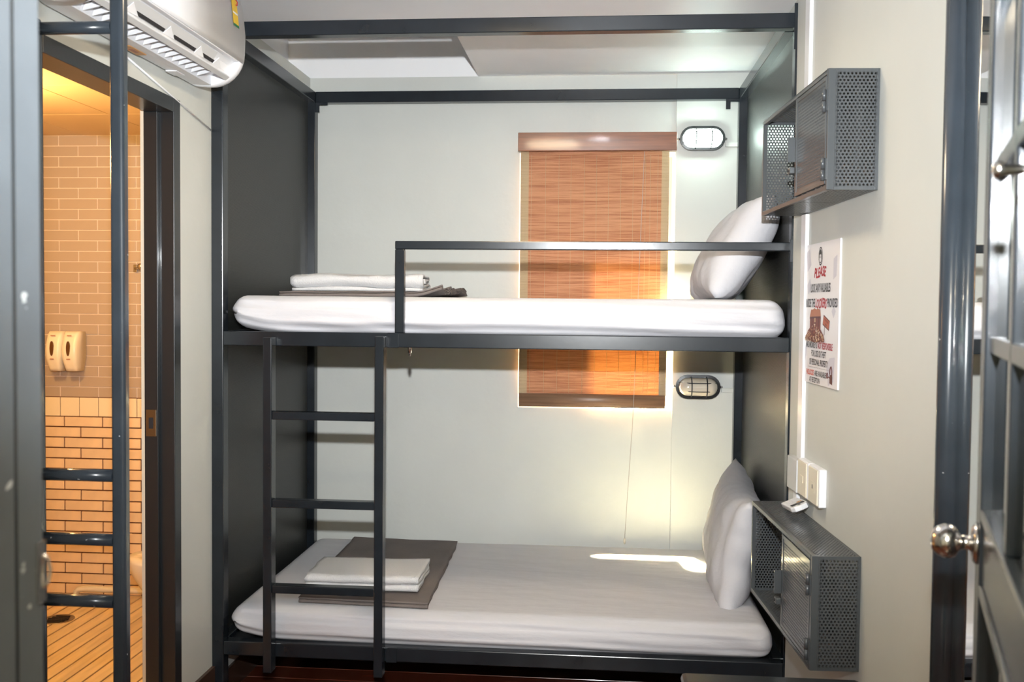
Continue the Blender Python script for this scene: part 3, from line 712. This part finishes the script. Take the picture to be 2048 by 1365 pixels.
# treasure chest
poly('chest_print', 'ink_brown', [(.068, .150), (.180, .150), (.184, .200), (.178, .222), (.165, .226), (.080, .222), (.066, .205)], 1)
poly('chest_print', 'ink_tan', [(.066, .202), (.184, .205), (.178, .225), (.160, .224), (.150, .229), (.138, .224), (.118, .229), (.100, .224), (.080, .224)], 2)
poly('chest_print', 'ink_brown2', [(.066, .196), (.184, .199), (.184, .204), (.066, .201)], 3)
for u in (.088, .125, .160): poly('chest_print', 'ink_brown2', [(u, .150), (u+.006, .150), (u+.006, .198), (u, .198)], 3)
poly('chest_print', 'ink_gold', [(.118, .186), (.132, .186), (.132, .199), (.118, .199)], 4)
rr = random.Random(5); cm = {k: MB() for k in ('ink_gold', 'ink_tan', 'ink_brown', 'ink_cream', 'ink_brown2')}
poly('coin_pile', 'ink_brown', [(.022, .135), (.045, .130), (.12, .125), (.20, .128), (.222, .136), (.215, .150), (.18, .168), (.135, .182), (.10, .180), (.05, .160)], 4)
for i in range(330):
    u = rr.uniform(.02, .225); top = .135+.048*max(0, 1-abs(u-.122)/.105)**.8; v = rr.uniform(.126+.004*abs(u-.12)/.1, top); s_ = rr.uniform(.0022, .0048); a0 = rr.uniform(0, PI)
    k = rr.choice(list(cm)); cm[k].add([PP(u+s_*math.cos(a+a0), v+s_*.75*math.sin(a+a0), 5+i % 9*.3) for a in (0, PI/3, 2*PI/3, PI, 4*PI/3, 5*PI/3)], [tuple(range(6))])
for k, b_ in cm.items(): b_.build('coin_pile', k, PO)['kind'] = 'stuff'
poly('sign_print', 'ink_brown2', [(.222, .178), (.226, .178), (.224, .150), (.220, .150)], 1)
poly('sign_print', 'ink_brown2', [(.205, .180), (.268, .163), (.276, .192), (.214, .210)], 2)
poly('sign_print', 'sign_orange', [(.209, .183), (.266, .167), (.272, .190), (.216, .206)], 3)
text('TREASURE', 'ink_brown2', .243, .189, .006, .042, 0, .01, 5, slope=-.28); text('MAP', 'ink_brown2', .241, .177, .006, .018, 0, .01, 5, slope=-.28)
# padlock and key
lo_ = MB().add([PP(*q, 2) for q in ((.285, .014), (.312, .010), (.312, .036), (.285, .040))], [(0, 1, 2, 3)])
pts = [(.289, .040), (.289, .052), (.293, .060), (.299, .062), (.305, .058), (.308, .050), (.308, .037)]
lo_.build('padlock_print', 'ink_brown2', PO)
MB().tube([PP(u, v, 2) for u, v in pts], .0017, 6).build('padlock_print', 'ink_brown2', PO)
MB().tube([PP(.262+.007*math.cos(a), .034+.008*math.sin(a), 2) for a in [2*PI*i/10 for i in range(11)]], .0014, 6).tube([PP(.269, .032, 2), PP(.285, .029, 2)], .0014, 6).build('key_print', 'ink_brown2', PO)
for pts in ([(.012, .40), (.05, .41), (.07, .36), (.03, .34)], [(.30, .37), (.335, .38), (.33, .32), (.30, .31)], [(.29, .22), (.31, .235), (.33, .22), (.31, .20)], [(.01, .10), (.04, .125), (.03, .08), (.015, .06)], [(.25, .060), (.28, .085), (.33, .09), (.32, .02), (.27, .004)], [(.03, .30), (.06, .32), (.08, .29), (.04, .27)]):
    poly('ghost_print', 'ink_ghost', pts, 0)

# ================================================================== MIRROR
mi = onwall('wall_mirror', 'tall wall mirror in rounded dark steel frame behind the open door', 'mirror', 1.12, 0)
MB().box(-.012, -.002, .02, .90, .30, 2.40).build('mirror_glass', 'mirror', mi)
MB().tube([(-.024, .905, .02), (-.024, .905, 2.47)], .0215, 20).build('frame_post', 'steel_chip', mi)
MB().tube([(-.020, .006, .02), (-.020, .006, 2.47)], .020, 16).build('frame_post', 'steel_chip', mi)
for z in (.26, 2.40): MB().box(-.030, 0, .024, .884, z, z+.04).build('frame_bar', 'steel_chip', mi, .004)

# ================================================================== OPEN ENTRANCE DOOR
tdir = Vector((-.282, -.959, 0)).normalized(); P0 = Vector((.588, 1.6, 0))+tdir*.095
dang = math.atan2(tdir.y, tdir.x)
DO = struct(bpy.data.objects.new('door_1', None), 'dark steel entrance door with small glass panes, standing open at the right'); COL.objects.link(DO)
DO.location = P0; DO.rotation_euler = (0, 0, dang)      # local x along the leaf (free edge at 0), local y to the room-right side (negative = towards the bed side/left)
LW = .70; T = .034; YA, YB_ = 0, T                      # our (left) face is at local y = -T
def lbox(name, mt, *b, parent=None, bev=.003): return box(name, mt, *b, parent or DO, bev)
rails = [.03, .16, .555, .80, 1.045, 1.655, 1.90]
lbox('stile', 'steel_chip', 0, .072, YA, YB_, .01, 2.05); lbox('stile', 'steel_chip', LW-.072, LW, YA, YB_, .01, 2.05)
lbox('lock_rail', 'steel_chip', .072, LW-.072, YA+.004, YB_-.004, 1.060, 1.150)
for z, hh in ((1.150, .018), (1.042, .018), (.01, .14), (1.98, .07)): lbox('rail', 'steel_chip', .072, LW-.072, YA, YB_, z, z+hh)
for z in (1.400, 1.645, 1.89, .80, .555, .31): lbox('muntin', 'steel_chip', .072, LW-.072, YA+.006, YB_-.006, z-.012, z+.012)
for z0_, z1_ in ((.15, 1.042), (1.168, 1.98)): lbox('muntin', 'steel_chip', .338, .362, YA+.006, YB_-.006, z0_, z1_)
for (a, b) in ((.072, .338), (.362, LW-.072)):
    for (z0_, z1_) in ((.15, .298), (.322, .543), (.567, .788), (.812, 1.042), (1.168, 1.388), (1.412, 1.633), (1.657, 1.878), (1.902, 1.98)):
        lbox('pane', 'glass', a, b, T/2-.002, T/2+.002, z0_, z1_, bev=0)
for sg, nm in ((-1, 'near'), (1, 'far')):
    yb = YA if sg < 0 else YB_
    pf = [(0, 0), (.030, 0), (.030, .003), (.025, .007), (.013, .009), (.0105, .012), (.0105, .022), (.014, .025), (.021, .029), (.0248, .036), (.0248, .044), (.021, .054), (.014, .061), (0, .064)]
    k_ = MB().lathe([(r_, yb+sg*h_) for r_, h_ in pf], 28, (.036, 0, 1.110), 'y').build('door_knob', 'chrome', DO)
lbox('latch_face', 'chrome', -.002, 0, T*.25, T*.75, 1.05, 1.17, bev=0)
MB().lathe([(0, YA-.030), (.008, YA-.028), (.010, YA-.022), (.006, YA-.016), (.005, YA)], 14, (.500, 0, 1.59), 'y').build('coat_hook', 'chrome', DO)
# dark stool whose top just enters the picture
so_ = thing('stool', 'dark steel stool top at the lower edge of the picture below the low locker', 'stool', (.445, 2.31, 0))
MB().box(-.225, .222, -.22, .228, .482, .510).build('seat', 'steel_dark', so_, .012)
for sx in (-.20, .175):
    for sy in (-.195, .180): MB().box(sx, sx+.025, sy, sy+.025, 0, .482).build('leg', 'steel_dark', so_, .002)

# ================================================================== LEFT TUBULAR LADDER
ty = 2.15
la = thing('ladder', 'blue-grey tubular steel ladder standing in front of the bathroom doorway', 'ladder', (-1.18, ty, 0))
def lp(mb, n): return P(mb.build(n, 'steel_chip'), la)
lp(MB().box(-1.301, -1.269, ty-.016, ty+.016, 0, 2.090), 'stile').modifiers.new('e', 'BEVEL').width = .009
s1 = lp(MB().box(-1.098, -1.066, ty-.016, ty+.016, 0, 2.42), 'stile'); s1.modifiers.new('e', 'BEVEL').width = .009
for o in la.children:
    o.modifiers[0].segments = 4
for z in (2.064, 1.051, .903, .760, .35):
    lp(MB().tube([(-1.270, ty, z), (-1.097, ty, z)], .0142, 18), 'rung')
for z in (1.051, 2.064):
    h = MB().lathe([(0, -.0168), (.0025, -.0168), (.0025, -.015)], 8, (-1.084, ty, z), 'y').build('bolt_hole', 'dark_void'); h.parent = s1; h.matrix_parent_inverse = la.matrix_basis.inverted()

# ================================================================== AIR CONDITIONER
ac = thing('air_conditioner', 'white wall-mounted air conditioner above the bathroom doorway', 'air conditioner', (LX1, 3.20, 2.12))
AY0, AY1 = 2.24, 3.215
ACX, ACZ, AR = -1.285, 2.268, .110          # centre and radius of the rounded lower front edge
def arcp(deg, r=AR): return (ACX+r*math.cos(math.radians(deg)), ACZ+r*math.sin(math.radians(deg)))
head = [(-1.353, 2.188), (-1.338, 2.162)]
tail = [(-1.173, 2.330), (-1.180, 2.400), (-1.190, 2.440), (-1.205, 2.448), (-1.353, 2.448)]
full = head+[arcp(d) for d in (-95, -84, -72, -60, -48, -36, -24, -12, 0)]+tail
slot = head+[arcp(-95), arcp(-84), arcp(-82, AR-.030), arcp(-60, AR-.034), arcp(-58), arcp(-53), arcp(-48), arcp(-46, AR-.014), arcp(-34, AR-.020), arcp(-22, AR-.014), arcp(-19), arcp(-12), arcp(0)]+tail
cx_, cz_ = -1.353, 2.31
def loft(sections):
    mb = MB(); n = len(sections[0][1]); vs = []
    for y, pr_ in sections: vs += [(x, y, z) for x, z in pr_]
    k = len(sections)
    mb.add(vs, [(j*n+i, j*n+(i+1) % n, (j+1)*n+(i+1) % n, (j+1)*n+i) for j in range(k-1) for i in range(n)], True)
    mb.add(vs, [tuple(range(n)), tuple(range((k-1)*n, k*n))]); return mb
def sc(pr_, s_, sz=None): return [(cx_+(x-cx_)*s_, cz_+(z-cz_)*(sz or s_)) for x, z in pr_]
P(loft([(AY1-.060, full), (AY1-.022, sc(full, .995)), (AY1-.008, sc(full, .975)), (AY1-.002, sc(full, .94, .955)), (AY1, sc(full, .90, .93))]).build('end_cap', 'plastic'), ac)
P(loft([(AY0, sc(full, .90, .93)), (AY0+.01, sc(full, .97)), (AY0+.055, full)]).build('end_cap', 'plastic'), ac)
P(MB().prism(slot, 'y', AY0+.055, AY1-.060).build('casing', 'plastic', None, .001), ac)
fpo = [arcp(d, AR+.003) for d in (-17, -10, 0)]+[(-1.170, 2.330), (-1.177, 2.400), (-1.187, 2.440)]
P(MB().prism(fpo+[(x-.004, z) for x, z in fpo[::-1]], 'y', AY0+.02, AY1-.03, True).build('front_panel', 'plastic'), ac)
def strip(name, mt, d0, d1, r0_, r1_, y0_, y1_, off=.0012):
    a_, b_ = arcp(d0, r0_), arcp(d1, r1_); n_ = Vector((b_[1]-a_[1], a_[0]-b_[0])).normalized()*off
    pr_ = [a_, b_, (b_[0]+n_.x, b_[1]+n_.y), (a_[0]+n_.x, a_[1]+n_.y)]
    return P(MB().prism(pr_, 'y', y0_, y1_).build(name, mt), ac)
strip('outlet_throat', 'plastic_grey', -81, -61, AR-.0275, AR-.031, AY0+.06, AY1-.25)
yv = AY0+.06
for i in range(17):
    y = yv+i*.046
    a_, b_, c_, d_ = arcp(-83, AR-.004), arcp(-60, AR-.006), arcp(-61, AR-.030), arcp(-81, AR-.027)
    v_ = MB().add([(p_[0], y+o_+q_, p_[1]) for q_ in (0, .003) for p_, o_ in ((a_, 0), (b_, .016), (c_, .024), (d_, .010))],
                  [(0, 1, 2, 3), (4, 7, 6, 5), (0, 4, 5, 1), (1, 5, 6, 2), (2, 6, 7, 3), (3, 7, 4, 0)]).build('vane', 'plastic'); P(v_, ac)
    strip('vane_gap', 'dark_void', -80, -70 if i % 2 else -66, AR-.0255, AR-.0275, y+.014, y+.034)
strip('louvre', 'plastic_grey', -57, -49, AR+.002, AR+.002, AY0+.06, AY1-.065)
# air flap recess: dark gaps and pale fan-shaped flaps
strip('flap_recess', 'plastic_grey', -44, -24, AR-.0135, AR-.0135, AY0+.06, AY1-.20)
for y, l_ in ((2.30, .15), (2.50, .17), (2.73, .15), (2.93, .09)):
    strip('air_gap', 'dark_void', -45, -39, AR-.0120, AR-.0125, y, y+l_)
    a_, b_, c_ = arcp(-46, AR-.010), arcp(-30, AR-.011), arcp(-45, AR-.010)
    P(MB().add([(a_[0], y+l_, a_[1]), (b_[0], y+l_+.015, b_[1]), (c_[0], y+l_+.070, c_[1]), (a_[0], y+l_, a_[1]-.002), (b_[0], y+l_+.015, b_[1]-.002), (c_[0], y+l_+.070, c_[1]-.002)], [(0, 1, 2), (5, 4, 3), (0, 3, 4, 1), (1, 4, 5, 2), (2, 5, 3, 0)]).build('flap', 'plastic'), ac)
# stickers
def stick(name, mt, y0_, y1_, z0_, z1_, k=0):
    def X(z): return (-1.170 if z > 2.330 else -1.172)-(max(0, z-2.330)*.1)+.0009+k*.0004
    return P(MB().add([(X(z0_), y0_, z0_), (X(z0_), y1_, z0_), (X(z1_), y1_, z1_), (X(z1_), y0_, z1_)], [(0, 1, 2, 3)]).build(name, mt), ac)
stick('energy_label', 'label_yellow', 3.080, 3.128, 2.335, 2.440)
stick('energy_label', 'label_green', 3.080, 3.128, 2.3315, 2.340, 1)
stick('energy_label', 'plastic', 3.083, 3.125, 2.372, 2.378, 2)
P(MB().tube([(-1.1725, 3.116, 2.430), (-1.1720, 3.100, 2.430), (-1.1715, 3.102, 2.418), (-1.1712, 3.116, 2.414), (-1.1710, 3.114, 2.402), (-1.1705, 3.100, 2.400)], .0016, 6).build('energy_numeral', 'ink_red'), ac)
P(MB().box(-1.334, -1.306, 2.66, 2.76, 2.1575, 2.1605).build('caution_sticker', 'label_orange'), ac)
P(MB().box(-1.326, -1.314, 2.69, 2.73, 2.1568, 2.1576).build('caution_mark', 'ink_tan'), ac)
P(MB().box(-1.336, -1.300, 2.95, 3.01, 2.1565, 2.161).build('drain_cover', 'plastic', None, .0015), ac)

# ================================================================== BATHROOM FITTINGS
for i, (x, lb) in enumerate(((-2.800, 'cream soap dispenser on the bathroom tiles, left one of the pair'), (-2.712, 'cream soap dispenser on the bathroom tiles, right one of the pair'))):
    d = thing('soap_dispenser', lb, 'dispenser', (x, BY-.011, 1.085), 0, 'soap dispensers')
    mb = MB(); vs = []; rows = 12; prof = []
    for k in range(rows+1):
        v = k/rows; z = .205*v; wd = .041*(1 if v > .35 else .72+.28*v/.35)*(1-.10*max(0, v-.9)/.1); dp = .105*(.72+.28*math.sin(PI*min(1, v*1.05)))
        if v > .93: dp *= .9
        ring = [(-wd, 0), (-wd, -dp*.86), (-wd*.86, -dp*.97), (-wd*.5, -dp), (wd*.5, -dp), (wd*.86, -dp*.97), (wd, -dp*.86), (wd, 0)]
        vs += [(a, b, z) for a, b in ring]
    n = 8
    mb.add(vs, [(k*n+j, k*n+(j+1) % n, (k+1)*n+(j+1) % n, (k+1)*n+j) for k in range(rows) for j in range(n)], True)
    mb.add(vs, [tuple(range(n)), tuple(range(rows*n, rows*n+n))]); mb.build('housing', 'dispenser', d)
    MB().prism([(.010*math.cos(a), .118+.038*math.sin(a)) for a in [2*PI*q/20 for q in range(20)]], 'y', -.1075, -.100).build('level_window', 'window_window', d)
    t_ = MB()
    for zz, ww in ((.062, .009), (.183, .012)):
        t_.box(-ww, ww, -.1062 if zz < .1 else -.0935, -.100 if zz < .1 else -.090, zz, zz+.004)
    t_.build('print_mark', 'ink_tan', d)
to = thing('toilet', 'white ceramic toilet bowl seen past the bathroom door frame', 'toilet', (-1.80, 4.27, BZ))
vs = []; n = 28; prof = [(.0, .10, .0), (.10, .11, .0), (.20, .13, .04), (.27, .165, .12), (.33, .178, .22), (.385, .185, .30), (.40, .180, .31), (.40, .128, .25), (.37, .115, .24), (.28, .08, .18), (.24, .02, .05)]
prof = [(0, .105, .16), (.08, .095, .15), (.18, .11, .18), (.26, .145, .25), (.33, .172, .295), (.385, .182, .312), (.402, .176, .305), (.402, .122, .235), (.37, .112, .225), (.28, .08, .16), (.22, .02, .03)]
for z, ry, rx in prof:
    for k in range(n):
        a = 2*PI*k/n; sx = math.cos(a); vs.append((rx*sx*(1 if sx < 0 else .85), ry*math.sin(a), z))
MB().add(vs, [(j*n+k, j*n+(k+1) % n, (j+1)*n+(k+1) % n, (j+1)*n+k) for j in range(len(prof)-1) for k in range(n)], True).add(vs, [tuple(range(n)), tuple(range((len(prof)-1)*n, len(prof)*n))]).build('bowl', 'ceramic', to)
rbox('cistern', 'ceramic', (.17, .38, .36), .03, to, .05, None, (.265, 0, .58))
rbox('lid', 'ceramic', (.022, .36, .40), .010, to, .06, None, (.155, 0, .60)).rotation_euler = (0, .12, 0)
tag(MB().tube([(-2.715, 4.90, BZ), (-2.712, 4.90, -.075), (-2.700, 4.90, -.062), (-2.66, 4.90, -.058), (-2.0, 4.86, -.050), (-1.60, 4.80, -.050)], .016, 14).build('drain_pipe', 'pvc'), 'cream plastic pipe along the foot of the bathroom wall', 'pipe')
dg = thing('floor_drain', 'round dark drain in the bathroom floor', 'drain', (-2.60, 4.53, BZ))
MB().lathe([(0, .001), (.062, .001), (.068, .003), (.074, .003), (.075, 0)], 28).build('rim', 'brass_dark', dg)
for i in range(-2, 3): MB().box(-.05+abs(i)*.008, .05-abs(i)*.008, i*.022-.004, i*.022+.004, .001, .005).build('grate_bar', 'dark_void', dg)
hk = thing('robe_hook', 'small chrome holder on the bathroom tiles beside the doorway', 'hook', (-2.40, BY-.011, 1.62))
MB().box(-.010, .010, -.006, 0, -.02, .02).build('wall_plate', 'brass_dark', hk, .001)
MB().tube([(0, -.006, 0), (.03, -.03, 0), (.05, -.05, .01)], .006, 10).lathe([(0, -.06), (.016, -.058), (.018, -.045), (.012, -.035), (0, -.035)], 14, (.052, 0, .008), 'y').build('holder', 'chrome', hk)

# unseen ceiling fitting, made up to house the added room fill light
cf = thing('fill_light_fitting', 'made-up round ceiling lamp housing the added fill light, above the picture', 'ceiling lamp', (-.30, 2.75, 2.47))
MB().lathe([(0, .0), (.17, 0), (.175, .005), (.175, .025)], 28).build('housing', 'plastic', cf)
